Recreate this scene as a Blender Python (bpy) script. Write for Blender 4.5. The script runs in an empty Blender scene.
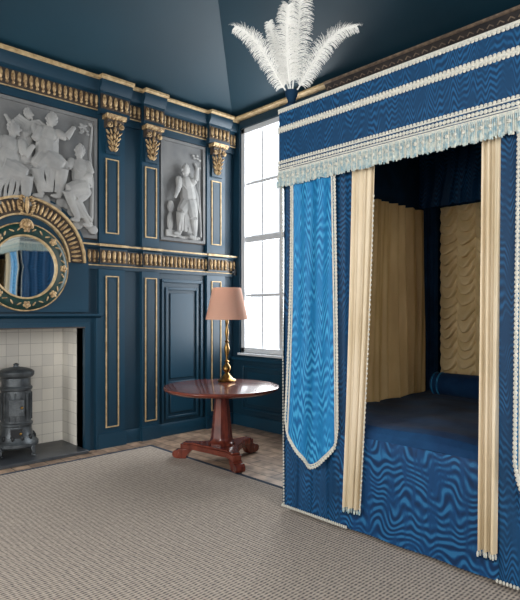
import bpy, bmesh, math, random
from math import sin, cos, pi, radians, sqrt
from mathutils import Vector, Matrix
random.seed(7)
scene = bpy.context.scene
scene.view_settings.view_transform = 'Standard'

def lin(c):
    return tuple(((x/255)/12.92 if x/255 <= .04045 else (((x/255)+.055)/1.055)**2.4) for x in c)+(1,)

# ------------------------------------------------------------ materials
def new_mat(name):
    m = bpy.data.materials.new(name); m.use_nodes = True
    return m, m.node_tree.nodes, m.node_tree.links, m.node_tree.nodes['Principled BSDF']

def mat(name, c, rough=.6, metal=0, c2=None, nscale=6, bump=0, bscale=60, sheen=0, stretch=(1,1,1), spec=.5, coat=0):
    m, N, L, P = new_mat(name)
    P.inputs['Base Color'].default_value = lin(c)
    P.inputs['Roughness'].default_value = rough
    P.inputs['Metallic'].default_value = metal
    P.inputs['Sheen Weight'].default_value = sheen
    P.inputs['Specular IOR Level'].default_value = spec
    P.inputs['Coat Weight'].default_value = coat
    tc = N.new('ShaderNodeTexCoord'); mp = N.new('ShaderNodeMapping')
    mp.inputs['Scale'].default_value = stretch
    L.new(tc.outputs['Object'], mp.inputs['Vector'])
    if c2:
        n = N.new('ShaderNodeTexNoise'); n.inputs['Scale'].default_value = nscale; n.inputs['Detail'].default_value = 5
        L.new(mp.outputs[0], n.inputs['Vector'])
        r = N.new('ShaderNodeValToRGB'); r.color_ramp.elements[0].position = .35; r.color_ramp.elements[1].position = .65
        r.color_ramp.elements[0].color = lin(c); r.color_ramp.elements[1].color = lin(c2)
        L.new(n.outputs['Fac'], r.inputs[0]); L.new(r.outputs[0], P.inputs['Base Color'])
    if bump:
        n = N.new('ShaderNodeTexNoise'); n.inputs['Scale'].default_value = bscale; n.inputs['Detail'].default_value = 3
        L.new(mp.outputs[0], n.inputs['Vector'])
        b = N.new('ShaderNodeBump'); b.inputs['Strength'].default_value = bump; b.inputs['Distance'].default_value = .01
        L.new(n.outputs['Fac'], b.inputs['Height']); L.new(b.outputs[0], P.inputs['Normal'])
    return m

def math_node(N, L, op, a, b=None):
    n = N.new('ShaderNodeMath'); n.operation = op
    for i, v in enumerate((a, b)):
        if v is None: continue
        if isinstance(v, (int, float)): n.inputs[i].default_value = v
        else: L.new(v, n.inputs[i])
    return n.outputs[0]

def moire(name, dark, mid, light, rough=.55, kx=14, kz=1.3, amp=60, kl=150, contrast=.48):
    m, N, L, P = new_mat(name)
    tc = N.new('ShaderNodeTexCoord'); sp = N.new('ShaderNodeSeparateXYZ'); L.new(tc.outputs['Object'], sp.inputs[0])
    s = math_node(N, L, 'ADD', sp.outputs['X'], sp.outputs['Y'])
    cb = N.new('ShaderNodeCombineXYZ')
    L.new(math_node(N, L, 'MULTIPLY', s, kx), cb.inputs[0]); L.new(math_node(N, L, 'MULTIPLY', sp.outputs['Z'], kz), cb.inputs[1])
    n = N.new('ShaderNodeTexNoise'); n.inputs['Scale'].default_value = 1; n.inputs['Detail'].default_value = 1.0
    L.new(cb.outputs[0], n.inputs['Vector'])
    ph = math_node(N, L, 'ADD', math_node(N, L, 'MULTIPLY', n.outputs['Fac'], amp), math_node(N, L, 'MULTIPLY', sp.outputs['Z'], kl))
    si = math_node(N, L, 'SINE', ph)
    cb2 = N.new('ShaderNodeCombineXYZ')
    L.new(math_node(N, L, 'MULTIPLY', s, 16), cb2.inputs[0]); L.new(math_node(N, L, 'MULTIPLY', sp.outputs['Z'], 5), cb2.inputs[1]); cb2.inputs[2].default_value = 7.3
    n2 = N.new('ShaderNodeTexNoise'); n2.inputs['Scale'].default_value = 1; n2.inputs['Detail'].default_value = 3
    L.new(cb2.outputs[0], n2.inputs['Vector'])
    patch = N.new('ShaderNodeMapRange'); patch.inputs[1].default_value = .36; patch.inputs[2].default_value = .60
    L.new(n2.outputs['Fac'], patch.inputs[0])
    si = math_node(N, L, 'ADD', math_node(N, L, 'MULTIPLY', si, math_node(N, L, 'MULTIPLY', patch.outputs[0], contrast)), .5)
    fac = math_node(N, L, 'ADD', math_node(N, L, 'MULTIPLY', si, .72), math_node(N, L, 'MULTIPLY', n2.outputs['Fac'], .28))
    r = N.new('ShaderNodeValToRGB'); e = r.color_ramp.elements
    e[0].position = .2; e[0].color = lin(dark); e[1].position = .82; e[1].color = lin(light)
    k = e.new(.52); k.color = lin(mid)
    L.new(fac, r.inputs[0]); L.new(r.outputs[0], P.inputs['Base Color'])
    P.inputs['Roughness'].default_value = rough; P.inputs['Specular IOR Level'].default_value = .25
    return m

M = {}
M['blue'] = mat('wall_paint_blue', (12, 51, 70), .45, c2=(10, 45, 63), nscale=1.5)
M['blue2'] = mat('panel_paint_blue', (14, 57, 78), .4, c2=(12, 51, 71), nscale=1.5)
M['ceil'] = mat('ceiling_paint', (11, 52, 68), .6, c2=(9, 46, 61), nscale=.8)
M['gold'] = mat('gilding', (196, 168, 124), .5, .25, c2=(118, 92, 62), nscale=26, bump=.6, bscale=70)
M['goldline'] = mat('gilt_line', (196, 172, 132), .5, .2, c2=(160, 134, 96), nscale=20)
M['golddk'] = mat('gilding_dark', (78, 64, 52), .6, .1, c2=(50, 46, 44), nscale=14)  # dark brown backing behind the gilt flutes, also used for thin borders
M['brown'] = mat('cornice_ground', (62, 54, 50), .7, c2=(40, 38, 40), nscale=8)
M['brownlt'] = mat('cornice_carving', (136, 116, 96), .6, c2=(92, 78, 68), nscale=20)
M['grey'] = mat('grisaille_ground', (122, 123, 123), .75, c2=(98, 100, 102), nscale=3)
M['grey2'] = mat('grisaille_figures', (152, 152, 150), .75, c2=(130, 131, 131), nscale=6)
M['white'] = mat('white_paint', (212, 216, 220), .5)
M['lace'] = mat('lace_white', (218, 214, 200), .9, bump=.6, bscale=200, c2=(188, 190, 184), nscale=80)
M['lacebl'] = mat('fringe_bluish', (128, 160, 172), .9, c2=(198, 202, 192), nscale=46)
M['silk'] = mat('silk_gold', (222, 208, 184), .6, c2=(202, 185, 154), nscale=7, stretch=(1, 1, .25))
M['silkdk'] = mat('silk_gold_inner', (222, 190, 132), .55, c2=(200, 166, 108), nscale=7, stretch=(1, 1, .25))
M['silkhd'] = mat('silk_head_cloth', (238, 214, 166), .45, c2=(222, 196, 144), nscale=7)
M['moire'] = moire('moire_blue', (8, 42, 74), (13, 62, 100), (28, 88, 134))
M['moirelow'] = moire('moire_skirt', (8, 42, 78), (13, 64, 110), (38, 102, 148), kx=6, kz=3.0, amp=44, kl=125, contrast=.62)
M['moirebr'] = moire('moire_bright', (14, 90, 142), (26, 118, 172), (62, 152, 198), kx=15, kz=1.1, amp=52, kl=90, contrast=.5)
M['velvet'] = mat('velvet_blue', (12, 44, 80), .85, c2=(22, 64, 104), nscale=5, bump=.4, bscale=20, sheen=.05, spec=.2)
M['navy'] = mat('navy_lining', (11, 40, 64), .85, c2=(15, 50, 78), nscale=8, spec=.2)
M['wood'] = mat('mahogany', (124, 60, 44), .25, c2=(84, 36, 28), nscale=5, stretch=(1, 5, 1), coat=.5)
M['brass'] = mat('brass', (176, 138, 78), .28, .9, c2=(120, 90, 48), nscale=20)
M['iron'] = mat('cast_iron', (92, 98, 102), .42, .6, c2=(64, 68, 72), nscale=12, bump=.3, bscale=60)
M['irondk'] = mat('cast_iron_dark', (40, 42, 45), .5, .5)
M['slate'] = mat('slate', (70, 74, 78), .4, c2=(50, 54, 60), nscale=6)
M['green'] = mat('mirror_frame_green', (18, 56, 50), .4, c2=(12, 42, 40), nscale=20)
M['feather'] = mat('feather_white', (238, 238, 234), .8)
M['carpbord'] = mat('carpet_border', (48, 62, 80), .95, bump=.5, bscale=300)
m, N, L, P = new_mat('mirror_glass'); P.inputs['Metallic'].default_value = 1; P.inputs['Roughness'].default_value = .03
P.inputs['Base Color'].default_value = (.75, .82, .82, 1); M['mirror'] = m
m, N, L, P = new_mat('lampshade_linen'); P.inputs['Base Color'].default_value = lin((236, 196, 174)); P.inputs['Roughness'].default_value = .9
tr = N.new('ShaderNodeBsdfTranslucent'); tr.inputs[0].default_value = lin((240, 198, 174)); ms = N.new('ShaderNodeMixShader'); ms.inputs[0].default_value = .35
L.new(P.outputs[0], ms.inputs[1]); L.new(tr.outputs[0], ms.inputs[2]); L.new(ms.outputs[0], N['Material Output'].inputs[0]); M['shade'] = m

m, N, L, P = new_mat('white_tiles')
tc = N.new('ShaderNodeTexCoord'); sp = N.new('ShaderNodeSeparateXYZ'); L.new(tc.outputs['Object'], sp.inputs[0])
cb = N.new('ShaderNodeCombineXYZ'); L.new(math_node(N, L, 'ADD', sp.outputs['X'], sp.outputs['Y']), cb.inputs[0]); L.new(sp.outputs['Z'], cb.inputs[1])
bk = N.new('ShaderNodeTexBrick'); bk.offset = 0; bk.inputs['Scale'].default_value = 1
bk.inputs['Brick Width'].default_value = .128; bk.inputs['Row Height'].default_value = .128; bk.inputs['Mortar Size'].default_value = .002
bk.inputs['Color1'].default_value = lin((228, 224, 214)); bk.inputs['Color2'].default_value = lin((210, 207, 200)); bk.inputs['Mortar'].default_value = lin((164, 160, 154))
L.new(cb.outputs[0], bk.inputs['Vector']); L.new(bk.outputs['Color'], P.inputs['Base Color']); P.inputs['Roughness'].default_value = .25
M['tile'] = m
m, N, L, P = new_mat('old_floor_boards')
tc = N.new('ShaderNodeTexCoord')
bk = N.new('ShaderNodeTexBrick'); bk.inputs['Scale'].default_value = 1; bk.offset = .5
bk.inputs['Brick Width'].default_value = .9; bk.inputs['Row Height'].default_value = .16; bk.inputs['Mortar Size'].default_value = .005
bk.inputs['Color1'].default_value = lin((206, 178, 152)); bk.inputs['Color2'].default_value = lin((172, 148, 128)); bk.inputs['Mortar'].default_value = lin((60, 50, 46))
L.new(tc.outputs['Object'], bk.inputs['Vector'])
nz = N.new('ShaderNodeTexNoise'); nz.inputs['Scale'].default_value = 9; nz.inputs['Detail'].default_value = 6; L.new(tc.outputs['Object'], nz.inputs['Vector'])
r = N.new('ShaderNodeValToRGB'); r.color_ramp.elements[0].position = .35; r.color_ramp.elements[1].position = .65
r.color_ramp.elements[0].color = (.4, .38, .37, 1); r.color_ramp.elements[1].color = (.95, .92, .9, 1); L.new(nz.outputs['Fac'], r.inputs[0])
mx = N.new('ShaderNodeMix'); mx.data_type = 'RGBA'; mx.blend_type = 'MULTIPLY'; mx.inputs[0].default_value = 1
L.new(bk.outputs['Color'], mx.inputs[6]); L.new(r.outputs[0], mx.inputs[7])
L.new(mx.outputs[2], P.inputs['Base Color']); P.inputs['Roughness'].default_value = .4
M['boards'] = m
m, N, L, P = new_mat('woven_carpet')
tc = N.new('ShaderNodeTexCoord')
w1 = N.new('ShaderNodeTexWave'); w1.bands_direction = 'X'; w1.inputs['Scale'].default_value = 14; w1.inputs['Distortion'].default_value = 1.6; w1.inputs['Detail Scale'].default_value = 3
w2 = N.new('ShaderNodeTexWave'); w2.bands_direction = 'Y'; w2.inputs['Scale'].default_value = 9; w2.inputs['Distortion'].default_value = 2.5
nz = N.new('ShaderNodeTexNoise'); nz.inputs['Scale'].default_value = 60; nz.inputs['Detail'].default_value = 4
for q in (w1, w2, nz): L.new(tc.outputs['Object'], q.inputs['Vector'])
f = math_node(N, L, 'MULTIPLY', math_node(N, L, 'MULTIPLY', w1.outputs['Fac'], math_node(N, L, 'ADD', math_node(N, L, 'MULTIPLY', w2.outputs['Fac'], .6), .4)), .75)
f = math_node(N, L, 'ADD', f, math_node(N, L, 'MULTIPLY', nz.outputs['Fac'], .6))
r = N.new('ShaderNodeValToRGB'); r.color_ramp.elements[0].position = .2; r.color_ramp.elements[1].position = .98
r.color_ramp.elements[0].color = lin((206, 192, 176)); r.color_ramp.elements[1].color = lin((92, 86, 86))
L.new(f, r.inputs[0]); L.new(r.outputs[0], P.inputs['Base Color']); P.inputs['Roughness'].default_value = .95
b = N.new('ShaderNodeBump'); b.inputs['Strength'].default_value = .4; b.inputs['Distance'].default_value = .004
L.new(f, b.inputs['Height']); L.new(b.outputs[0], P.inputs['Normal'])
M['carpet'] = m

# ------------------------------------------------------------ mesh builder
class MB:
    def __init__(s): s.v = []; s.f = []; s.m = []; s.mats = []
    def add(s, vs, fs, mt):
        if mt not in s.mats: s.mats.append(mt)
        k = s.mats.index(mt); o = len(s.v)
        s.v += [tuple(p) for p in vs]; s.f += [tuple(i+o for i in f) for f in fs]; s.m += [k]*len(fs)
    def box(s, x0, x1, y0, y1, z0, z1, mt):
        vs = [(x, y, z) for x in (x0, x1) for y in (y0, y1) for z in (z0, z1)]
        s.add(vs, [(0, 1, 3, 2), (4, 6, 7, 5), (0, 4, 5, 1), (2, 3, 7, 6), (0, 2, 6, 4), (1, 5, 7, 3)], mt)
    def grid(s, fn, nu, nv, mt, cu=False, cv=False):
        vs = [fn(i/(nu if cu else nu-1), j/(nv if cv else nv-1)) for i in range(nu) for j in range(nv)]
        fs = []
        for i in range(nu if cu else nu-1):
            for j in range(nv if cv else nv-1):
                a, b2 = i, (i+1) % nu; c, d = j, (j+1) % nv
                fs.append((a*nv+c, b2*nv+c, b2*nv+d, a*nv+d))
        s.add(vs, fs, mt)
    def lathe(s, prof, c, mt, n=32, R=None, cap=True):
        def P(i, j):
            r, z = prof[j]; a = 2*pi*i/n
            p = Vector((r*cos(a), r*sin(a), z))
            if R: p = R @ p
            return (c[0]+p.x, c[1]+p.y, c[2]+p.z)
        k = len(prof)
        vs = [P(i, j) for i in range(n) for j in range(k)]
        fs = [(i*k+j, ((i+1) % n)*k+j, ((i+1) % n)*k+j+1, i*k+j+1) for i in range(n) for j in range(k-1)]
        if cap:
            if prof[0][0] > 1e-4: fs.append(tuple(i*k for i in range(n)))
            if prof[-1][0] > 1e-4: fs.append(tuple(i*k+k-1 for i in range(n)))
        s.add(vs, fs, mt)
    def ell(s, c, r, mt, n=8, k=6, R=None):
        vs = []; fs = []
        for i in range(n):
            for j in range(k+1):
                a = 2*pi*i/n; t = pi*j/k
                p = Vector((r[0]*sin(t)*cos(a), r[1]*sin(t)*sin(a), r[2]*cos(t)))
                if R: p = R @ p
                vs.append((c[0]+p.x, c[1]+p.y, c[2]+p.z))
        for i in range(n):
            for j in range(k):
                fs.append((i*(k+1)+j, ((i+1) % n)*(k+1)+j, ((i+1) % n)*(k+1)+j+1, i*(k+1)+j+1))
        s.add(vs, fs, mt)
    def sweep(s, pts, rad, mt, n=8, flat=None):
        pts = [Vector(p) for p in pts]
        if isinstance(rad, (int, float)): rad = [rad]*len(pts)
        vs = []
        for i, p in enumerate(pts):
            t = (pts[min(i+1, len(pts)-1)]-pts[max(i-1, 0)]).normalized()
            up = Vector(flat) if flat else (Vector((0, 0, 1)) if abs(t.z) < .9 else Vector((1, 0, 0)))
            a = t.cross(up).normalized(); b2 = a.cross(t).normalized()
            for k in range(n):
                q = 2*pi*k/n
                vs.append(p+(a*cos(q)+b2*sin(q))*rad[i])
        fs = [(i*n+k, (i+1)*n+k, (i+1)*n+(k+1) % n, i*n+(k+1) % n) for i in range(len(pts)-1) for k in range(n)]
        fs.append(tuple(range(n))); fs.append(tuple((len(pts)-1)*n+k for k in range(n)))
        s.add(vs, fs, mt)
    def profy(s, prof, y0, y1, mt):
        n = len(prof); vs = [(x, y0, z) for x, z in prof]+[(x, y1, z) for x, z in prof]
        fs = [(i, (i+1) % n, n+(i+1) % n, n+i) for i in range(n)]+[tuple(range(n)), tuple(range(n, 2*n))]
        s.add(vs, fs, mt)
    def profx(s, prof, x0, x1, mt):
        n = len(prof); vs = [(x0, y, z) for y, z in prof]+[(x1, y, z) for y, z in prof]
        fs = [(i, (i+1) % n, n+(i+1) % n, n+i) for i in range(n)]+[tuple(range(n)), tuple(range(n, 2*n))]
        s.add(vs, fs, mt)
    def build(s, name, bevel=0, angle=38, origin=True, recalc=True):
        me = bpy.data.meshes.new(name)
        o = Vector((0, 0, 0))
        if origin:
            xs = [p[0] for p in s.v]; ys = [p[1] for p in s.v]; zs = [p[2] for p in s.v]
            o = Vector(((min(xs)+max(xs))/2, (min(ys)+max(ys))/2, min(zs)))
        me.from_pydata([(p[0]-o.x, p[1]-o.y, p[2]-o.z) for p in s.v], [], s.f)
        for mt in s.mats: me.materials.append(M[mt])
        me.polygons.foreach_set('material_index', s.m)
        if recalc:
            bm = bmesh.new(); bm.from_mesh(me); bmesh.ops.recalc_face_normals(bm, faces=bm.faces); bm.to_mesh(me); bm.free()
        me.polygons.foreach_set('use_smooth', [True]*len(me.polygons))
        me.set_sharp_from_angle(angle=radians(angle))
        ob = bpy.data.objects.new(name, me); ob.location = o; scene.collection.objects.link(ob)
        if bevel:
            b = ob.modifiers.new('bevel', 'BEVEL'); b.width = bevel; b.segments = 2; b.limit_method = 'ANGLE'; b.angle_limit = radians(50)
        return ob
def parent_to(ch, pa):
    ch.location = ch.location-pa.location; ch.parent = pa

H = 4.07; XR = 7.2; YF = -7.2
FY = -2.78          # fireplace axis
# ------------------------------------------------------------ room shell
b = MB(); b.box(-.6, XR+.2, YF-.2, .25, -.1, 0, 'boards'); b.build('floor')
b = MB()
rx, ry, rz = 1.8, 1.8, H+.6
o_ = [(0, 0, H), (XR, 0, H), (XR, YF, H), (0, YF, H)]
i_ = [(rx, -ry, rz), (XR-rx, -ry, rz), (XR-rx, YF+ry, rz), (rx, YF+ry, rz)]
b.add(o_+i_, [(0, 1, 5, 4), (1, 2, 6, 5), (2, 3, 7, 6), (3, 0, 4, 7), (4, 5, 6, 7)], 'ceil')
b.build('ceiling', recalc=False, angle=5)
fy0, fy1, fz = FY-.64, FY+.64, 1.33
b = MB()
b.box(-.15, 0, YF-.2, fy0, 0, H, 'blue'); b.box(-.15, 0, fy1, 0.2, 0, H, 'blue'); b.box(-.15, 0, fy0, fy1, fz, H, 'blue')
b.build('wall_left')
wx0, wx1, wz0, wz1 = .13, 1.62, .96, 3.94
b = MB()
b.box(0, wx0, 0, .2, 0, H, 'blue'); b.box(wx1, XR+.2, 0, .2, 0, H, 'blue'); b.box(wx0, wx1, 0, .2, 0, wz0, 'blue'); b.box(wx0, wx1, 0, .2, wz1, H, 'blue')
b.build('wall_back')
fw = [(1.0, 2.5), (4.2, 5.7)]
b = MB()
b.box(0, 1.0, YF-.2, YF, 0, H, 'blue'); b.box(2.5, 4.2, YF-.2, YF, 0, H, 'blue'); b.box(5.7, XR+.2, YF-.2, YF, 0, H, 'blue')
for a, c in fw: b.box(a, c, YF-.2, YF, 0, .8, 'blue'); b.box(a, c, YF-.2, YF, 3.6, H, 'blue')
b.build('wall_front')
rw = [(-6.4, -4.9), (-3.9, -2.4)]
b = MB()
b.box(XR, XR+.2, YF, -6.4, 0, H, 'blue'); b.box(XR, XR+.2, -4.9, -3.9, 0, H, 'blue'); b.box(XR, XR+.2, -2.4, 0, 0, H, 'blue')
for a, c in rw: b.box(XR, XR+.2, a, c, 0, .8, 'blue'); b.box(XR, XR+.2, a, c, 3.6, H, 'blue')
b.build('wall_right')

b = MB(); W = 'white'
b.box(wx0, wx0+.07, .03, .15, wz0, wz1, W); b.box(wx1-.07, wx1, .03, .15, wz0, wz1, W)
b.box(wx0, wx1, .03, .15, wz1-.07, wz1, W); b.box(wx0, wx1, .03, .15, wz0, wz0+.07, W)
b.box(wx0, wx1, -.04, .12, wz0-.03, wz0, W)
b.box(wx0, wx1, .05, .12, 2.42, 2.50, W)
b.box(wx0+.70, wx0+.76, .04, .13, wz0, wz1, W)
for z in (1.70, 3.18): b.box(wx0, wx1, .06, .11, z, z+.035, W)
b.box(wx0+.36, wx0+.385, .07, .10, wz0, wz1, W); b.box(wx0+1.12, wx0+1.145, .07, .10, wz0, wz1, W)
b.build('window_1', bevel=.006)
k = 2
for a, c in fw:
    b = MB(); y0, y1 = YF-.14, YF-.06
    b.box(a, a+.07, y0, y1, .8, 3.6, W); b.box(c-.07, c, y0, y1, .8, 3.6, W); b.box(a, c, y0, y1, .8, .87, W); b.box(a, c, y0, y1, 3.53, 3.6, W)
    b.box((a+c)/2-.03, (a+c)/2+.03, y0, y1, .8, 3.6, W)
    for z in (1.5, 2.2, 2.9): b.box(a, c, y0, y1, z, z+.04, W)
    b.build('window_%d' % k); k += 1
for a, c in rw:
    b = MB(); x0, x1 = XR+.06, XR+.14
    b.box(x0, x1, a, a+.07, .8, 3.6, W); b.box(x0, x1, c-.07, c, .8, 3.6, W); b.box(x0, x1, a, c, .8, .87, W); b.box(x0, x1, a, c, 3.53, 3.6, W)
    b.box(x0, x1, (a+c)/2-.03, (a+c)/2+.03, .8, 3.6, W)
    for z in (1.5, 2.2, 2.9): b.box(x0, x1, a, c, z, z+.04, W)
    b.build('window_%d' % k); k += 1

# ------------------------------------------------------------ panelling on the left wall
pil = [(-1.976, -1.66), (-1.436, -1.20), (-.48, -.18)]
pil += [(2*FY-q, 2*FY-p) for p, q in pil[:2]]
def flute_y(b, y0, y1, z0, z1, x, mt='gold', step=.058):
    n = max(1, int((y1-y0)/step)); st = (y1-y0)/n
    for i in range(n):
        y = y0+(i+.5)*st; zc = (z0+z1)/2; h = (z1-z0)/2
        b.ell((x, y, zc+h*.18), (.020, st*.34, h*.78), mt, 8, 5)
        b.ell((x+.004, y, z0+h*.28), (.020, st*.27, h*.22), mt, 6, 4)
b = MB()
Y0, Y1 = -4.9, 0
b.profy([(0, 3.62), (.03, 3.62), (.03, 3.69), (.05, 3.70), (.05, 3.88), (.09, 3.90), (.11, 3.96), (.11, 4.015), (0, 4.015)], Y0, Y1, 'blue')
b.profy([(0, 4.015), (.12, 4.015), (.14, 4.03), (.14, 4.05), (0, 4.068)], Y0, Y1, 'goldline')
b.box(.045, .056, Y0, Y1, 3.698, 3.708, 'goldline')
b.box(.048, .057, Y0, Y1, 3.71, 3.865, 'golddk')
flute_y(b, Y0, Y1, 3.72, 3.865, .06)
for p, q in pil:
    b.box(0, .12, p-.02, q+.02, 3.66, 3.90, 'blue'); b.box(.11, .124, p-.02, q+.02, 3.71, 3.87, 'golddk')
    flute_y(b, p-.01, q+.01, 3.72, 3.865, .128)
    b.profy([(0, 3.90), (.13, 3.90), (.17, 3.96), (.17, 4.015), (0, 4.015)], p-.03, q+.03, 'blue')
    b.profy([(0, 4.015), (.18, 4.015), (.20, 4.03), (.20, 4.055), (0, 4.066)], p-.04, q+.04, 'goldline')
b.build('trim_1')
b = MB()
for y0, y1 in ((FY+.60, 0), (Y0, FY-.60)):
    b.profy([(0, 1.97), (.03, 1.97), (.04, 2.02), (.04, 2.19), (.07, 2.205), (.085, 2.235), (.085, 2.25), (0, 2.26)], y0, y1, 'blue')
    b.box(.08, .092, y0, y1, 2.225, 2.242, 'goldline'); b.box(.03, .046, y0, y1, 2.008, 2.02, 'goldline')
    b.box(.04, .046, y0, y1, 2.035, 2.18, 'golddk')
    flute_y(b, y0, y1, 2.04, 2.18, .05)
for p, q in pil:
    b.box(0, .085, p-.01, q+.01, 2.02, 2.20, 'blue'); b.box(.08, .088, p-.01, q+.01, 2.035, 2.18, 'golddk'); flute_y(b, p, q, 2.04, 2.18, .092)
    b.box(0, .105, p-.02, q+.02, 2.22, 2.245, 'goldline')
b.build('trim_2')
def goldframe(b, y0, y1, z0, z1, x, w=.012, mt='goldline'):
    for a in ((y0, y0+w, z0, z1), (y1-w, y1, z0, z1), (y0+w, y1-w, z0, z0+w), (y0+w, y1-w, z1-w, z1)):
        b.box(x, x+.012, a[0], a[1], a[2], a[3], mt)
b = MB()
for p, q in pil:
    b.box(0, .045, p, q, .16, 1.97, 'blue2'); b.box(0, .045, p, q, 2.26, 3.62, 'blue2')
    b.box(0, .065, p-.01, q+.01, 0, .16, 'blue2')
    c = (p+q)/2; w = min(.08, (q-p)/2-.03)
    goldframe(b, c-w, c+w, .22, 1.90, .045); goldframe(b, c-w, c+w, 2.37, 3.20, .045)
    b.box(.045, .05, c-w+.03, c+w-.03, .26, 1.86, 'blue'); b.box(.045, .05, c-w+.03, c+w-.03, 2.41, 3.16, 'blue')
b.build('trim_3')
b = MB()
for p, q in pil:
    c = (p+q)/2
    b.box(.045, .07, c-.085, c+.085, 3.25, 3.62, 'blue')
    b.profy([(.045, 3.62), (.14, 3.62), (.16, 3.65), (.16, 3.665), (.045, 3.67)], c-.12, c+.12, 'gold')
    b.profy([(.045, 3.53), (.10, 3.53), (.13, 3.60), (.13, 3.615), (.045, 3.62)], c-.10, c+.10, 'golddk')
    for sgn in (-1, 1):
        pts = [(.13, c+sgn*(.075+(.036-.003*t)*cos(t*.8+2)), 3.555+(.036-.003*t)*sin(t*.8+2)) for t in range(11)]
        b.sweep(pts, .009, 'gold', 6); b.ell((.125, c+sgn*.075, 3.555), (.022, .016, .016), 'gold', 8, 6)
        for j in range(4):
            z = 3.48-j*.058; w = .075-.013*j
            R = Matrix.Rotation(sgn*(-.7), 3, 'X')
            b.ell((.088-.004*j, c+sgn*w, z), (.016, .013, .036), 'gold', 6, 5, R)
            b.ell((.094-.004*j, c+sgn*w*.5, z+.01), (.016, .012, .034), 'gold', 6, 5, Matrix.Rotation(sgn*(-.35), 3, 'X'))
    for j in range(5):
        z = 3.58-j*.066; b.ell((.125-.013*j, c, z), (.02, .017-.0015*j, .034), 'gold', 6, 5)
    for j in range(5): b.ell((.14, c-.08+.04*j, 3.625), (.014, .014, .014), 'gold', 6, 5)
b.build('trim_4')
b = MB()
def raised(b, y0, y1, z0, z1, mt='blue2'):
    for a in ((y0, y0+.03, z0, z1), (y1-.03, y1, z0, z1), (y0+.03, y1-.03, z0, z0+.03), (y0+.03, y1-.03, z1-.03, z1)):
        b.box(0.001, .022, a[0], a[1], a[2], a[3], mt)
    b.box(0.001, .014, y0+.07, y1-.07, z0+.07, z1-.07, mt)
raised(b, -1.09, -.60, .62, 1.80); raised(b, -1.09, -.60, .20, .56)
b.box(0.001, .024, -1.15, -1.12, .16, 1.88, 'blue2'); b.box(0.001, .024, -.56, -.53, .16, 1.88, 'blue2'); b.box(0.001, .024, -1.15, -.53, 1.86, 1.90, 'blue2')
b.build('door_1', bevel=.004)
b = MB(); b.profy([(0, 0), (.03, 0), (.03, .12), (.018, .15), (0, .15)], fy1+.2, 0, 'blue2'); b.profy([(0, 0), (.03, 0), (.03, .12), (.018, .15), (0, .15)], YF, fy0-.2, 'blue2')
b.build('baseboard_left')
b = MB(); b.profx([(0, 0), (-.03, 0), (-.03, .12), (-.018, .15), (0, .15)], .04, 2.7, 'blue2'); b.build('baseboard_back')
b = MB()
z0, z1 = .22, .80
for a in ((.2, .23, z0, z1), (1.57, 1.6, z0, z1), (.23, 1.57, z0, z0+.03), (.23, 1.57, z1-.03, z1)):
    b.box(a[0], a[1], -.02, 0, a[2], a[3], 'blue2')
b.box(.3, 1.5, -.012, 0, .3, .72, 'blue2')
b.box(.02, 1.9, -.05, 0, .86, .905, 'blue2')
b.build('trim_5', bevel=.004)
b = MB()
b.profx([(0, 4.035), (-.11, 4.035), (-.12, 4.045), (-.12, 4.055), (0, 4.068)], .0, wx1+.06, 'goldline')
b.profx([(0, 4.03), (-.12, 4.03), (-.13, 4.04), (-.13, 4.055), (0, 4.068)], wx1+.06, XR, 'brownlt')
b.profx([(0, 3.60), (-.04, 3.60), (-.06, 3.66), (-.06, 3.97), (-.11, 4.03), (0, 4.03)], wx1+.06, XR, 'brown')
x = wx1+.1
while x < XR:
    b.ell((x, -.065, 3.88), (.03, .02, .045), 'brownlt', 6, 5); b.ell((x+.045, -.065, 3.80), (.020, .018, .05), 'brownlt', 6, 5)
    b.ell((x+.045, -.068, 3.94), (.022, .02, .022), 'brownlt', 6, 5); b.ell((x, -.065, 3.72), (.03, .02, .03), 'brownlt', 6, 5)
    b.sweep([(x-.03, -.07, 3.99), (x, -.085, 4.01), (x+.03, -.07, 3.99)], .009, 'brownlt', 5); x += .09
b.build('trim_6')

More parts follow.
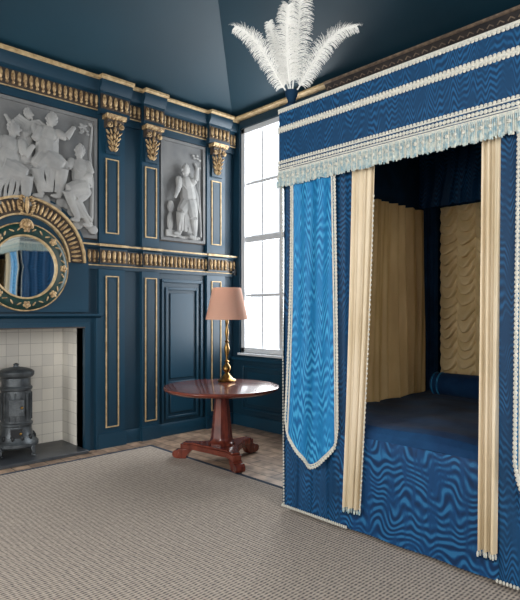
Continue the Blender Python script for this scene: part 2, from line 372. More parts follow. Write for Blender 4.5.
# ------------------------------------------------------------ relief panels
def frame_relief(b, y0, y1, z0, z1):
    w = .035
    for a in ((y0, y0+w, z0, z1), (y1-w, y1, z0, z1), (y0+w, y1-w, z0, z0+w), (y0+w, y1-w, z1-w, z1)):
        b.box(.001, .035, a[0], a[1], a[2], a[3], 'grey')
    goldframe(b, y0-.012, y1+.012, z0-.012, z1+.012, .001, .012, 'golddk')
def figure(b, J, s=1.0):
    base = J.get('x', .05); g = 1.15*s
    def limb(a, c, r0, r1, x, x2=None):
        x2 = x if x2 is None else x2
        n = 6; b.sweep([(x+(x2-x)*i/n, a[0]+(c[0]-a[0])*i/n, a[1]+(c[1]-a[1])*i/n) for i in range(n+1)], [(r0+(r1-r0)*i/n)*(1+.12*sin(pi*i/n)) for i in range(n+1)], 'grey2', 10)
    h = J['head']; nk = J['neck']; ch = J['chest']; pv = J['pelvis']; d = J.get('look', 1)
    b.ell((base+.05, h[0], h[1]), (.05*s, .043*s, .056*s), 'grey2', 12, 10)
    b.ell((base+.07, h[0]+d*.044*s, h[1]-.004*s), (.02, .013*s, .014*s), 'grey2')
    b.ell((base+.06, h[0]+d*.030*s, h[1]-.042*s), (.02, .015*s, .013*s), 'grey2')
    for q in range(6):
        a = q*.55+.2; b.ell((base+.05, h[0]-d*.045*s*sin(a), h[1]+.048*s*cos(a)+.008), (.035, .019*s, .019*s), 'grey2', 6, 5)
    limb(h, nk, .022*s, .028*s, base+.03); limb(nk, ch, .055*g, .082*g, base); limb(ch, pv, .078*g, .078*g, base)
    for k in ('L', 'R'):
        x = base+.04 if k == 'L' else base+.01
        sg = 1 if J['e'+k][0] > nk[0] else -1
        sh = (nk[0]+.075*s*sg, nk[1]-.035*s); b.ell((x, sh[0], sh[1]), (.04*g, .038*g, .038*g), 'grey2')
        limb(sh, J['e'+k], .034*g, .026*g, x+.01, x+.05); limb(J['e'+k], J['h'+k], .027*g, .015*g, x+.05); b.ell((x+.05, J['h'+k][0], J['h'+k][1]), (.018, .024*s, .018*s), 'grey2')
        limb(pv, J['k'+k], .078*g, .05*g, x, x+.06); limb(J['k'+k], J['f'+k], .048*g, .022*g, x+.06, x)
        b.ell((x, J['f'+k][0]+d*.03*s, J['f'+k][1]-.01*s), (.025*s, .05*s, .02*s), 'grey2')
    kx = [J['kL'], J['kR']]; fx = [J['fL'], J['fR']]
    for i in range(10):
        t = i/9
        k0 = (kx[0][0]*(1-t)+kx[1][0]*t, kx[0][1]*(1-t)+kx[1][1]*t-.02)
        f0 = (fx[0][0]*(1-t)+fx[1][0]*t+random.uniform(-.03, .03), fx[0][1]*(1-t)+fx[1][1]*t+.03)
        st = (pv[0]+(.5-t)*.12*s, pv[1]+.02)
        m1 = ((k0[0]+f0[0])/2+random.uniform(-.015, .015), (k0[1]+f0[1])/2)
        b.sweep([(base+.07, st[0], st[1]), (base+.105, k0[0], k0[1]), (base+.085, m1[0], m1[1]), (base+.05, f0[0], f0[1])], [.009*s, .013*s, .011*s, .016*s], 'grey2', 6)
    for i in range(5):
        t = i/4
        b.sweep([(base+.05, nk[0]+(t-.5)*.15*s, nk[1]-.05*s), (base+.098, ch[0]+(t-.5)*.08*s, ch[1]-.03), (base+.085, pv[0]+(.5-t)*.12*s, pv[1]+.03)], .009*s, 'grey2', 6)
    if J.get('mantle'):
        for i in range(6):
            pts = [(base-.01, nk[0]+m_[0]+.02*i*m_[2], nk[1]+m_[1]-.022*i) for m_ in J['mantle']]
            b.sweep(pts, .013, 'grey2', 6)
def relief(name, y0, y1, z0, z1, figs, extra):
    b = MB(); b.box(0.001, .012, y0, y1, z0, z1, 'grey'); frame_relief(b, y0, y1, z0, z1); panel = b.build(name)
    f = MB()
    for J, s in figs: figure(f, J, s)
    extra(f)
    ob = f.build('figures_carving')
    xs = [p[0] for p in f.v]; half = (max(xs)-min(xs))/2; sc = .48
    ob.scale = (sc, 1, 1)
    r = ob.modifiers.new('remesh', 'REMESH'); r.mode = 'VOXEL'; r.voxel_size = .0055; r.use_smooth_shade = True
    ob.location.x = .002+half*sc
    parent_to(ob, panel)
    return panel
F = []
F.append((dict(head=(-2.53, 3.46), neck=(-2.54, 3.37), chest=(-2.55, 3.26), pelvis=(-2.57, 3.06), eL=(-2.38, 3.30), hL=(-2.30, 3.42), eR=(-2.70, 3.22), hR=(-2.64, 3.34), kL=(-2.42, 2.98), fL=(-2.44, 2.70), kR=(-2.68, 2.94), fR=(-2.62, 2.68), look=-1, mantle=[(0, .0, 0), (-.10, .06, -1), (-.2, .02, -1), (-.3, .07, -1)]), 1.2))
F.append((dict(head=(-2.89, 3.28), neck=(-2.91, 3.19), chest=(-2.94, 3.08), pelvis=(-2.97, 2.9), eL=(-2.80, 3.03), hL=(-2.72, 3.14), eR=(-3.08, 3.04), hR=(-3.0, 2.9), kL=(-2.78, 2.84), fL=(-2.78, 2.58), kR=(-3.04, 2.78), fR=(-3.08, 2.56), look=1), 1.2))
F.append((dict(head=(-2.23, 3.20), neck=(-2.22, 3.11), chest=(-2.20, 3.00), pelvis=(-2.17, 2.82), eL=(-2.10, 2.98), hL=(-2.22, 2.90), eR=(-2.36, 3.00), hR=(-2.44, 3.10), kL=(-2.36, 2.76), fL=(-2.24, 2.48), kR=(-2.28, 2.68), fR=(-2.10, 2.44), look=-1), 1.15))
F.append((dict(head=(-2.74, 3.47), neck=(-2.75, 3.40), chest=(-2.77, 3.30), pelvis=(-2.80, 3.12), eL=(-2.68, 3.28), hL=(-2.64, 3.2), eR=(-2.88, 3.28), hR=(-2.96, 3.40), kL=(-2.76, 2.96), fL=(-2.76, 2.8), kR=(-2.84, 2.96), fR=(-2.84, 2.8), look=1, x=-.02), .9))
F.append((dict(head=(-3.27, 3.20), neck=(-3.27, 3.12), chest=(-3.28, 3.02), pelvis=(-3.30, 2.85), eL=(-3.14, 3.02), hL=(-3.04, 3.08), eR=(-3.40, 2.98), hR=(-3.45, 2.86), kL=(-3.14, 2.78), fL=(-3.2, 2.50), kR=(-3.36, 2.66), fR=(-3.42, 2.45), look=1), 1.1))
def ex1(f):
    for i in range(26):
        y = -3.5+i*.058; f.ell((.0, y, 2.60+.05*sin(i*1.7)-(.16 if abs(y-FY) > .5 else 0)), (.03, .06, .05), 'grey2')
    f.sweep([(.0, -2.07, 2.5), (.0, -2.06, 2.9), (.0, -2.09, 3.2), (.0, -2.06, 3.5)], [.026, .022, .018, .012], 'grey2')
    for i in range(14): f.ell((.0, -2.12+random.uniform(-.08, .05), 3.48+random.uniform(-.08, .08)), (.016, .024, .014), 'grey2')
    f.sweep([(.12, -2.42, 2.98), (.12, -2.46, 3.12), (.12, -2.50, 3.2)], .01, 'grey2')
relief('grisaille_relief_panel', 2*FY+1.99, -1.99, 2.30, 3.61, F, ex1)
F2 = [(dict(head=(-.85, 3.25), neck=(-.84, 3.16), chest=(-.81, 3.05), pelvis=(-.78, 2.86), eL=(-.70, 3.14), hL=(-.68, 3.30), eR=(-.95, 3.02), hR=(-1.00, 2.90), kL=(-.74, 2.66), fL=(-.70, 2.45), kR=(-.92, 2.72), fR=(-.92, 2.47), look=-1, mantle=[(0, 0, 0), (.08, .05, .5), (.16, -.1, .5), (.2, -.3, .3)]), 1.2)]
def ex2(f):
    f.ell((.01, -1.03, 2.78), (.035, .055, .08), 'grey2'); f.ell((.01, -1.04, 2.60), (.03, .05, .12), 'grey2'); f.box(-.02, .03, -1.1, -.97, 2.42, 2.5, 'grey2')
    for i in range(14): f.ell((.0, -.98+i*.028, 2.43+.008*sin(i)), (.03, .035, .02), 'grey2')
    f.sweep([(.0, -.57, 2.45), (.0, -.58, 2.8), (.0, -.61, 3.3)], [.016, .012, .008], 'grey2')
    for i in range(10): f.ell((.0, -.63+random.uniform(-.06, .06), 3.4+random.uniform(-.1, .08)), (.016, .024, .014), 'grey2')
relief('grisaille_relief_panel.001', -1.17, -.50, 2.37, 3.61, F2, ex2)

# ------------------------------------------------------------ overmantel arch
b = MB()
def arc(b, r0, r1, x0, x1, zc, mt, n=48, a0=0, a1=pi):
    vs = []; fs = []
    for i in range(n+1):
        a = a0+(a1-a0)*i/n
        for r in (r0, r1):
            for x in (x0, x1): vs.append((x, FY+r*cos(a), zc+r*sin(a)))
    for i in range(n):
        o = i*4; p = o+4
        fs += [(o, p, p+1, o+1), (o+2, o+3, p+3, p+2), (o+1, p+1, p+3, o+3), (o, o+2, p+2, p)]
    b.add(vs, fs, mt)
ZC = 2.02
arc(b, .0001, .68, 0, .05, ZC, 'blue2'); arc(b, .44, .62, .05, .08, ZC, 'blue')
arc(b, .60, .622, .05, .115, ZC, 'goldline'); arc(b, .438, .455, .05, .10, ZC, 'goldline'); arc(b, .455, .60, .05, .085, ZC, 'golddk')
n = 36
for i in range(n):
    a = pi*(i+.5)/n
    R = Matrix.Rotation(a-pi/2, 3, 'X')
    b.ell((.09, FY+.53*cos(a), ZC+.53*sin(a)), (.022, .015, .055), 'gold', 8, 5, R)
cy, cz = FY, ZC+.53
for j in range(7):
    w = .05*sin(pi*(j+1)/8)+.02
    for sg in (-1, 1): b.ell((.12, cy+sg*w, cz-.08+j*.027), (.018, .026, .013), 'gold', 6, 5, Matrix.Rotation(sg*.5, 3, 'X'))
b.ell((.13, cy, cz), (.024, .022, .085), 'gold')
b.box(0, .05, FY-.68, FY+.68, 1.50, ZC, 'blue2')
b.build('trim_7')

# ------------------------------------------------------------ mirror
b = MB(); mz = 1.945
Ry = Matrix.Rotation(pi/2, 3, 'Y')
b.lathe([(.31, .0), (.315, .045), (.33, .05), (.36, .062), (.39, .06), (.42, .045), (.432, .02), (.432, 0)], (.055, FY, mz), 'green', 64, Ry, False)
b.lathe([(.30, .02), (.30, .05), (.316, .056), (.322, .04)], (.055, FY, mz), 'goldline', 64, Ry, False)
b.lathe([(.424, .0), (.425, .036), (.438, .036), (.44, 0)], (.055, FY, mz), 'gold', 64, Ry, False)
b.lathe([(0, .03), (.31, .028)], (.055, FY, mz), 'mirror', 64, Ry, False)
b.lathe([(0, .0), (.43, .0)], (.055, FY, mz), 'green', 64, Ry, False)
for i in range(32):
    a = 2*pi*i/32; cy, cz = FY+.372*cos(a), mz+.372*sin(a)
    if i % 4 == 0:
        for k2 in range(5): b.ell((.122, cy+.024*cos(k2*1.257+a), cz+.024*sin(k2*1.257+a)), (.012, .016, .016), 'gold', 6, 5)
        b.ell((.126, cy, cz), (.016, .014, .014), 'gold', 6, 5)
    else:
        R = Matrix.Rotation(a+.7*(1 if i % 2 == 1 else -1), 3, 'X'); b.ell((.117, cy, cz), (.008, .009, .026), 'gold', 6, 5, R)
for k2 in range(9):
    a = pi*k2/8; b.ell((.12, FY+.05*cos(a), mz+.40+.05*sin(a)), (.022, .02, .026), 'gold', 6, 5)
b.ell((.13, FY, mz+.42), (.03, .035, .04), 'gold')
b.build('round_mirror')

# ------------------------------------------------------------ fireplace
b = MB(); D = -.52
b.box(D-.06, D, fy0-.05, fy1+.05, 0, fz+.08, 'tile'); b.box(D, -.001, fy1, fy1+.05, 0, fz+.05, 'tile'); b.box(D, -.001, fy0-.05, fy0, 0, fz+.05, 'tile')
b.box(D, -.001, fy0-.05, fy1+.05, fz, fz+.05, 'irondk')
for s_ in (-1, 1):
    e = FY+s_*.64
    for w0, w1, x in ((0, .055, .055), (.055, .12, .035), (.12, .16, .06)):
        a, c = sorted((e+s_*w0, e+s_*w1)); b.box(0, x, a, c, 0, fz+min(w1, .11), 'blue2')
for w0, w1, x in ((0, .055, .055), (.055, .11, .035)): b.box(0, x, fy0-w1+.055, fy1+w1-.055, fz+w0, fz+w1, 'blue2')
b.profy([(0, fz+.105), (.06, fz+.105), (.10, fz+.13), (.10, fz+.15), (0, fz+.15)], fy0-.17, fy1+.17, 'blue2')
b.box(.035, .06, fy0, fy1, fz, fz+.012, 'golddk')
fp = b.build('fireplace')
b = MB(); b.box(D, .14, fy0-.0, fy1+.0, 0, .035, 'slate'); hh_ = b.build('hearth_slab', bevel=.005); parent_to(hh_, fp)
b = MB(); c = (-.22, -2.76, .036)
prof = [(.13, .09), (.20, .09), (.215, .105), (.215, .135), (.20, .15), (.185, .17), (.165, .21), (.150, .26), (.148, .30), (.16, .31), (.16, .33), (.145, .34), (.140, .50), (.142, .66),
        (.155, .67), (.158, .69), (.15, .70), (.14, .71), (.14, .79), (.16, .80), (.175, .82), (.175, .85), (.16, .865), (.13, .88), (.07, .895), (.03, .90), (.025, .915), (.03, .93), (.0, .94)]
b.lathe(prof, c, 'iron', 40)
for k2 in range(4):
    a = k2*pi/2+.5; u = Vector((cos(a), sin(a), 0)); q = Vector(c)
    b.sweep([q+u*.16+Vector((0, 0, .11)), q+u*.21+Vector((0, 0, .09)), q+u*.22+Vector((0, 0, .04)), q+u*.20+Vector((0, 0, .018)), q+u*.245+Vector((0, 0, .012))], [.03, .028, .018, .014, .012], 'iron', 8)
for k2 in range(16):
    a = k2*pi/8; b.box(c[0]+.146*cos(a)-.006, c[0]+.146*cos(a)+.006, c[1]+.146*sin(a)-.006, c[1]+.146*sin(a)+.006, c[2]+.36, c[2]+.64, 'iron')
for k2 in range(12):
    a = k2*pi/6; b.ell((c[0]+.175*cos(a), c[1]+.175*sin(a), c[2]+.19), (.018, .018, .03), 'irondk', 6, 5)
fd = Vector((.95, -.32, 0)).normalized(); R = Matrix.Rotation(math.atan2(fd.y, fd.x), 3, 'Z')
for (dz, hw, hh) in ((.24, .055, .045), (.50, .07, .08)):
    vs = [Vector((x, y, z)) for x in (.12, .175) for y in (-hw, hw) for z in (dz-hh, dz+hh)]
    b.add([tuple(Vector(c)+R @ p) for p in vs], [(0, 1, 3, 2), (4, 6, 7, 5), (0, 4, 5, 1), (2, 3, 7, 6), (0, 2, 6, 4), (1, 5, 7, 3)], 'irondk' if dz < .3 else 'iron')
    p = Vector(c)+R @ Vector((.18, hw*.7, dz)); b.ell(p, (.014, .014, .014), 'brass')
b.sweep([(c[0]-.05, c[1], c[2]+.72), (c[0]-.2, c[1], c[2]+.74), (D+.01, c[1], c[2]+.75)], .06, 'iron', 16)
b.build('cast_iron_stove')

# ------------------------------------------------------------ carpet
cy1 = -1.47; CT = .008
b = MB(); b.box(.34, XR-.1, YF+.1, cy1-.04, 0.0, CT-.0005, 'carpet')
b.box(.30, .34, YF+.1, cy1, 0, CT, 'carpbord'); b.box(.34, XR-.1, cy1-.04, cy1, 0, CT, 'carpbord')
b.build('carpet')

# ------------------------------------------------------------ table
tx, ty = 1.34, -1.31
b = MB()
b.lathe([(0, .70), (.50, .70), (.545, .705), (.56, .715), (.575, .722), (.582, .735), (.578, .746), (.565, .75), (0, .75)], (tx, ty, 0), 'wood', 72)
b.lathe([(0, .665), (.20, .665), (.22, .70), (0, .70)], (tx, ty, 0), 'wood', 40)
b.lathe([(.095, .165), (.135, .165), (.135, .19), (.118, .205), (.108, .24), (.072, .60), (.07, .63), (.09, .645), (.10, .67)], (tx, ty, 0), 'wood', 8)
angs = [radians(213), radians(-20), radians(95)]
pts = []
for i in range(3):
    a0 = angs[i]; 
    a1 = angs[(i+1) % 3]
    while a1 < a0: a1 += 2*pi
    for t in range(10):
        q = t/10; a = a0+(a1-a0)*q
        r = .40-.22*sin(pi*q)**.55
        if t == 0:
            pts.append((.43*cos(a0-.1), .43*sin(a0-.1))); pts.append((.43*cos(a0+.1), .43*sin(a0+.1)))
        else: pts.append((r*cos(a), r*sin(a)))
n = len(pts)
for z0, z1, sc in ((.10, .15, 1), (.15, .168, .93)):
    vs = [(tx+p[0]*sc, ty+p[1]*sc, z0) for p in pts]+[(tx+p[0]*sc, ty+p[1]*sc, z1) for p in pts]
    b.add(vs, [(i, (i+1) % n, n+(i+1) % n, n+i) for i in range(n)]+[tuple(range(n)), tuple(range(n, 2*n))], 'wood')
for a in angs:
    u = Vector((cos(a), sin(a), 0)); w = Vector((-sin(a), cos(a), 0)); o = Vector((tx, ty, 0))
    prof = [(.30, .10), (.36, .035), (.37, .004), (.46, .0), (.50, .012), (.515, .04), (.50, .065), (.47, .08), (.44, .10)]
    m2 = len(prof)
    vs = [tuple(o+u*r+w*.045+Vector((0, 0, z))) for r, z in prof]+[tuple(o+u*r-w*.045+Vector((0, 0, z))) for r, z in prof]
    b.add(vs, [(i, (i+1) % m2, m2+(i+1) % m2, m2+i) for i in range(m2)]+[tuple(range(m2)), tuple(range(m2, 2*m2))], 'wood')
    b.sweep([o+u*.475+w*.05+Vector((0, 0, .045)), o+u*.475-w*.05+Vector((0, 0, .045))], .04, 'wood', 14)
tb = b.build('pedestal_table', bevel=.004); tb.location.z += CT

# ------------------------------------------------------------ lamp
lx, ly = 1.10, -1.04
b = MB()
b.lathe([(0, 0), (.095, 0), (.10, .012), (.09, .022), (.07, .03), (.05, .05), (.03, .075), (.018, .09), (.03, .105), (.045, .13), (.04, .16), (.02, .185), (.014, .20), (.028, .212), (.014, .225),
         (.012, .26), (.022, .30), (.03, .35), (.02, .39), (.012, .41), (.026, .425), (.012, .44), (.014, .48), (.022, .52), (.014, .56), (.010, .60), (.018, .62), (.018, .68), (.006, .70), (.005, .97), (.012, .985), (0, 1.0)], (lx, ly, .75), 'brass', 28)
for k2 in range(3):
    a = k2*2*pi/3; b.sweep([(lx+.005*cos(a), ly+.005*sin(a), 1.735), (lx+.152*cos(a), ly+.152*sin(a), 1.735)], .003, 'brass', 6)
b.lathe([(.228, .66), (.152, 1.0), (.149, 1.0), (.225, .66), (.228, .66)], (lx, ly, .75), 'shade', 56, None, False)
lp = b.build('table_lamp'); lp.location.z += CT+.001

# ------------------------------------------------------------ four-poster bed
BX0, BX1, BY, BYB = 2.722, 4.96, -1.889, -.06
b = MB()
def curtain(b, t0, t1, b0, b1, nrm, folds, amp, mt, seed=0, nu=None, nv=24, mid=None):
    rnd = random.Random(seed); ph = [rnd.uniform(0, 6.28) for _ in range(6)]
    t0, t1, b0, b1, nrm = map(Vector, (t0, t1, b0, b1, nrm))
    nu = nu or int(folds*14)+2
    def f(u, v):
        p = t0.lerp(t1, u).lerp(b0.lerp(b1, u), v)
        uu = u+.02*sin(3*v+ph[3]+7*u)
        d = amp*(sin(2*pi*folds*uu+ph[0])+.4*sin(2*pi*folds*2.2*uu+ph[1]+v*1.5)+.3*sin(2*pi*folds*.45*uu+ph[2]))
        if mid: p = p+Vector(mid)*sin(pi*v)
        return tuple(p+nrm*d*(.6+.4*v))
    b.grid(f, nu, nv, mt)
    return f
def bobbles(b, pts, step, r, mt='lace', hang=0):
    pts = [Vector(p) for p in pts]; acc = 0
    for i in range(len(pts)-1):
        a, c2 = pts[i], pts[i+1]; L_ = (c2-a).length; d = acc
        while d < L_:
            p = a.lerp(c2, d/L_); b.ell((p.x, p.y, p.z-hang), r if isinstance(r, tuple) else (r, r, r), mt, 6, 4); d += step
        acc = d-L_
N_ = (0, -1, 0)
curtain(b, (BX0, BY+.06, 2.56), (3.36, BY+.06, 2.56), (BX0, BY+.05, .03), (3.33, BY+.05, .03), N_, 4, .011, 'moire', 1, nu=60)
curtain(b, (4.33, BY+.06, 2.56), (BX1, BY+.06, 2.56), (4.33, BY+.05, .03), (BX1, BY+.05, .03), N_, 4, .011, 'moire', 2, nu=60)
curtain(b, (BX0, BY+.05, 2.56), (BX0, BYB, 2.56), (BX0, BY+.04, .03), (BX0, BYB, .03), (-1, 0, 0), 12, .012, 'moire', 3)
curtain(b, (BX1, BY+.05, 2.56), (BX1, BYB, 2.56), (BX1, BY+.04, .03), (BX1, BYB, .03), (1, 0, 0), 12, .012, 'moire', 4)
bobbles(b, [(BX0, BY+.025, .04), (3.33, BY+.025, .04)], .018, (.008, .008, .012))
bobbles(b, [(4.33, BY+.025, .04), (BX1, BY+.025, .04)], .018, (.008, .008, .012))
bobbles(b, [(BX0, BY+.04, .05), (BX0, BY+.02, 2.5)], .024, (.006, .008, .010))
def lambrequin(b, x0, x1, flare, mir):
    yb = BY+.012
    zt, zs, zp = 2.56, .60, .385
    nu, nv = 50, 60
    def P(u, v, inset=0):
        s_ = abs(u-.5)*2
        zb = zp+(zs-zp)*(s_**1.7)+(.10*max(0, s_-.9)/.1)
        z = zt+(zb-zt)*v
        k = max(0, min(1, (zt-z)/(zt-zs)))
        e_ = flare*k**1.5-.02*sin(pi*k)
        xx0 = x0-(e_ if not mir else .02*k); xx1 = x1+(e_ if mir else .02*k)
        return (xx0+(xx1-xx0)*u, yb-.012*sin(u*2*pi*1.5+1+v*.8)*(.3+v)-.006*sin(u*22+v*3), z)
    b.grid(P, nu, nv, 'moirebr')
    def ring(e0, e1):
        return [P(e0, i/40*e1) for i in range(41)]+[P(e0+(1-2*e0)*i/30, e1) for i in range(1, 31)]+[P(1-e0, (1-i/40)*e1) for i in range(1, 41)]
    path = [(p[0], p[1]-.005, p[2]) for p in ring(0, 1)]
    b.sweep(path, .006, 'lace', 6); bobbles(b, path, .024, (.013, .007, .013))
    path = [(p[0], p[1]-.004, p[2]) for p in ring(.045, .991)]
    b.sweep(path, .006, 'lace', 6)
lambrequin(b, 2.83, 3.225, .055, False)
lambrequin(b, 4.455, 4.86, .055, True)
g = curtain(b, (3.33, BY+.05, 2.56), (3.535, BY+.06, 2.56), (3.285, BY+.02, .18), (3.435, BY+.03, .18), N_, 3.5, .022, 'silk', 5, nu=80, nv=40, mid=(.012, 0, 0))
edge = [g(1, i/60) for i in range(8, 61)]; bobbles(b, [(p[0]+.006, p[1]-.01, p[2]) for p in edge], .032, (.007, .007, .010), 'lace')
bobbles(b, [g(i/20, 1) for i in range(21)], .024, (.007, .008, .018), 'lacebl', .016); bobbles(b, [g(i/20, 1) for i in range(21)], .024, (.008, .008, .008), 'navy', .036)
g = curtain(b, (4.235, BY+.06, 2.56), (4.34, BY+.05, 2.56), (4.235, BY+.03, .18), (4.325, BY+.02, .18), N_, 2.5, .02, 'silk', 8, nu=60, nv=40)
bobbles(b, [g(i/20, 1) for i in range(21)], .022, (.007, .008, .018), 'lace', .016); bobbles(b, [g(i/20, 1) for i in range(21)], .022, (.008, .008, .008), 'navy', .036)
ZT = 3.01
b.box(BX0-.01, BX1+.01, BY, BY+.035, 2.54, ZT, 'moire')
b.box(BX0-.01, BX0+.02, BY+.035, BYB, 2.54, ZT, 'moire'); b.box(BX1-.02, BX1+.01, BY+.035, BYB, 2.54, ZT, 'moire')
b.box(BX0, BX1, BY+.03, BYB, 2.97, ZT-.005, 'navy')
def run(b, z, h, yo, mt):
    b.box(BX0-.01-yo, BX1+.01+yo, BY-yo, BY, z, z+h, mt); b.box(BX0-.01-yo, BX0-.01, BY, BYB, z, z+h, mt); b.box(BX1+.01, BX1+.01+yo, BY, BYB, z, z+h, mt)
def runpts(z, o):
    return [(BX0-.01-o, BYB, z), (BX0-.01-o, BY-o, z), (BX1+.01+o, BY-o, z), (BX1+.01+o, BYB, z)]
run(b, ZT-.018, .018, .006, 'lace'); bobbles(b, runpts(ZT-.024, .006), .024, (.012, .006, .010))
run(b, 2.842, .022, .005, 'lace'); bobbles(b, runpts(2.868, .005), .024, (.011, .005, .011)); bobbles(b, runpts(2.838, .005), .024, (.011, .005, .010))
run(b, 2.60, .009, .006, 'lace'); bobbles(b, runpts(2.58, .005), .024, (.013, .006, .013)); bobbles(b, runpts(2.616, .005), .024, (.011, .005, .009)); run(b, 2.555, .009, .006, 'lace')
run(b, 2.53, .02, .005, 'lace')
pp = runpts(0, .004); segs = [(Vector(pp[i]), Vector(pp[i+1])) for i in range(3)]
for a, c2 in segs:
    L_ = (c2-a).length; d = 0; i = 0
    while d < L_:
        p = a.lerp(c2, d/L_)
        zb = 2.425+random.uniform(-.008, .01)
        b.sweep([(p.x, p.y, 2.54), (p.x, p.y-.003, zb)], [.004, .0055], 'lace' if i % 4 == 0 else 'lacebl', 4)
        if i % 5 == 0:
            b.ell((p.x, p.y-.006, 2.445), (.009, .009, .026), 'lacebl', 6, 5); b.ell((p.x, p.y-.007, 2.495), (.011, .008, .012), 'lace', 6, 5)
        d += .010; i += 1
# interior
b.box(2.86, 2.90, BY+.12, BYB, 2.40, 2.97, 'navy'); b.box(BX1-.15, BX1-.11, BY+.12, BYB, 2.40, 2.97, 'navy')
b.box(2.80, BX1-.05, BYB-.01, BYB, .1, 2.97, 'navy')
curtain(b, (2.90, BYB-.13, 2.97), (BX1-.15, BYB-.13, 2.97), (2.90, BYB-.14, 2.46), (BX1-.15, BYB-.14, 2.46), N_, 16, .01, 'moire', 21)
curtain(b, (2.93, BY+.55, 2.44), (2.93, -.20, 2.44), (2.99, BY+.42, .70), (2.93, -.20, .70), (1, 0, 0), 8, .040, 'silkdk', 11, nu=220, nv=30)
bobbles(b, [(2.955, BY+.55, 2.42), (2.985, BY+.50, 1.5), (3.0, BY+.42, .75)], .035, (.010, .010, .014))
curtain(b, (BX1-.17, BY+.3, 2.44), (BX1-.17, -.2, 2.44), (BX1-.17, BY+.3, .70), (BX1-.17, -.2, .70), (-1, 0, 0), 9, .03, 'silkdk', 12, nu=200, nv=20)
curtain(b, (2.93, -.17, 2.46), (3.08, -.16, 2.46), (2.93, -.17, .70), (3.08, -.16, .70), N_, 2, .015, 'navy', 13)
def ruche(u, v):
    x = 3.08+(4.62-3.08)*u; z = .80+(2.46-.80)*v
    cw = .17; col = int(x/cw); k = (x/cw) % 1
    sag = 1-(2*k-1)**2
    ph = z*66+sag*5.6+1.2*sin(z*9+col*2.1)+.8*sin(x*34+z*11)
    t = (ph/(2*pi)) % 1
    puff = sin(pi*t**.45)
    d = .052*puff*(.30+.70*sag)+.03*sag**.6
    return (x, BYB-.03-d, z-.018*puff*sag)
b.grid(ruche, 180, 460, 'silkhd')
for x in (BX0+.07, BX1-.07):
    for y in (BY+.12, BYB-.06): b.sweep([(x, y, 0.001), (x, y, 2.96)], .035, 'wood', 10)
path = [(BY+.055, .025), (BY+.05, .35), (BY+.05, .60), (BY+.055, .66), (BY+.075, .705), (BY+.11, .735), (BY+.18, .75), (BY+.5, .76), (BY+.9, .762), (BY+1.3, .765), (BYB-.10, .765)]
def seg_path(v):
    t = v*(len(path)-1); i = min(int(t), len(path)-2); q = t-i
    return (path[i][0]*(1-q)+path[i+1][0]*q, path[i][1]*(1-q)+path[i+1][1]*q)
def cover1(u, v):
    y, z = seg_path(v*.3); x = 3.2+(4.5-3.2)*u
    return (x, y-.006*sin(x*14)*(1-v), z)
def cover2(u, v):
    y, z = seg_path(.3+v*.7); x = 3.0+(4.75-3.0)*u
    return (x, y, z+.006*sin(x*9+y*5)+.004*sin(y*17-x*5))
b.grid(cover1, 50, 14, 'moirelow'); b.grid(cover2, 50, 50, 'velvet')
b.box(3.02, 4.73, BY+.25, BYB-.12, .05, .70, 'navy')
b.lathe([(0, 0), (.05, 0), (.095, .03), (.10, .10), (.10, 1.35), (.095, 1.42), (.05, 1.45), (0, 1.45)], (3.12, -.36, .86), 'velvet', 28, Matrix.Rotation(pi/2, 3, 'Y'))
for k2 in range(4):
    b.lathe([(.101, 0), (.105, .008), (.101, .016)], (3.16+(k2 % 2)*.05+(k2//2)*1.32, -.36, .86), 'moirebr', 28, Matrix.Rotation(pi/2, 3, 'Y'), False)
bed = b.build('four_poster_bed', recalc=False); bed.location.z += CT

# ------------------------------------------------------------ ostrich plume
b = MB(); B0 = Vector((BX0+.07, BY+.05, ZT+CT))
b.lathe([(0, 0), (.05, 0), (.055, .02), (.03, .04), (.028, .06), (.045, .10), (.05, .13), (.02, .135), (0, .135)], B0, 'navy', 20)
E = Vector((.691, .723, 0)); Nn = Vector((.723, -.691, 0)); Z = Vector((0, 0, 1))
def feather(b, pts, width, seed):
    rnd = random.Random(seed); P_ = [B0+E*p[0]+Z*p[1]+Nn*p[2] for p in pts]
    def bez(t):
        n = len(P_)-1; r = Vector((0, 0, 0))
        for i, p in enumerate(P_): r += p*(math.comb(n, i)*(t**i)*((1-t)**(n-i)))
        return r
    b.sweep([bez(i/24) for i in range(25)], [.006*(1-i/26)+.001 for i in range(25)], 'feather', 6)
    nb = 280
    for i in range(nb):
        t = .16+.84*i/nb; p = bez(t); tg = (bez(min(1, t+.01))-bez(max(0, t-.01))).normalized()
        side = tg.cross(Nn).normalized()
        for sg in (-1, 1):
            L_ = width*(sin(pi*min(1, t*.70+.14))**.7)*rnd.uniform(.7, 1.15)
            dr = (side*sg+tg*rnd.uniform(.7, 1.3)+Nn*rnd.uniform(-.3, .4)).normalized()
            q = [p]; dv = dr.copy()
            for k2 in range(6):
                q.append(q[-1]+dv*L_/6); dv = (dv+Vector((0, 0, -.28))+Nn*rnd.uniform(-.1, .1)+E*rnd.uniform(-.06, .06)).normalized()
            wd = .0021
            vs = []
            for k2, s_ in enumerate(q):
                ww = wd*(1-.6*k2/6); vs += [s_+tg*ww, s_-tg*ww]
            b.add([tuple(x) for x in vs], [(2*k2, 2*k2+1, 2*k2+3, 2*k2+2) for k2 in range(6)], 'feather')
feather(b, [(0, .08, 0), (.03, .35, 0), (.06, .68, .02), (.07, .90, .10)], .115, 1)
feather(b, [(0, .08, 0), (-.03, .30, .03), (-.05, .56, .05), (-.03, .72, .10)], .10, 2)
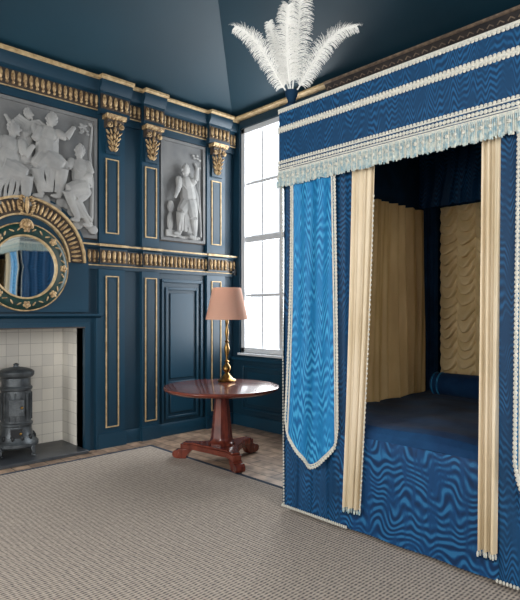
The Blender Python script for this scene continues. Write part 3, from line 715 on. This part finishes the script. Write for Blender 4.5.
feather(b, [(0, .08, 0), (-.12, .20, .02), (-.22, .54, .03), (-.42, .58, .06)], .085, 3)
feather(b, [(0, .08, 0), (.13, .24, .0), (.24, .60, .02), (.48, .59, .05)], .085, 4)
feather(b, [(0, .08, 0), (-.06, .30, -.03), (-.13, .50, -.03), (-.17, .66, -.02)], .06, 5)
b.build('ostrich_feather_plume', recalc=False)

b = MB(); b.box(.045, .075, -.05, -.001, 1.99, 2.07, 'irondk'); b.lathe([(0, 0), (.018, 0), (.02, .02), (.014, .035), (0, .037)], (.06, -.05, 2.03), 'irondk', 16, Matrix.Rotation(pi/2, 3, 'X')); b.build('wall_sensor')

# ------------------------------------------------------------ light
w = bpy.data.worlds.new('world'); scene.world = w; w.use_nodes = True
bg = w.node_tree.nodes['Background']; bg.inputs[0].default_value = (.90, .95, 1, 1); bg.inputs[1].default_value = 1.2
def area(name, loc, rot, sx, sy, p, col=(1, .98, .95)):
    l = bpy.data.lights.new(name, 'AREA'); l.shape = 'RECTANGLE'; l.size = sx; l.size_y = sy; l.energy = p; l.color = col
    o = bpy.data.objects.new(name, l); o.location = loc; o.rotation_euler = rot; scene.collection.objects.link(o)
pw = [205, 110]
for i, (a, c) in enumerate(fw): area('daylight_front_%d' % i, ((a+c)/2, YF-.3, 2.2), (radians(90), 0, 0), c-a, 2.8, pw[i], (1, .97, .93))
for i, (a, c) in enumerate(rw): area('daylight_right_%d' % i, (XR+.3, (a+c)/2, 2.2), (radians(90), 0, radians(90)), c-a, 2.8, 125, (1, .97, .93))
area('daylight_window', ((wx0+wx1)/2, .45, 2.45), (radians(-90), 0, 0), 1.5, 3.0, 145, (.97, .99, 1))

# ------------------------------------------------------------ camera
cam = bpy.data.cameras.new('camera'); co = bpy.data.objects.new('camera', cam); scene.collection.objects.link(co)
co.location = (5.573, -4.822, 1.5); co.rotation_euler = (radians(90), 0, radians(46.3))
cam.sensor_fit = 'VERTICAL'; cam.sensor_height = 36; cam.lens = 545/600*36; cam.shift_y = 12/600
cam.clip_start = .05
scene.camera = co
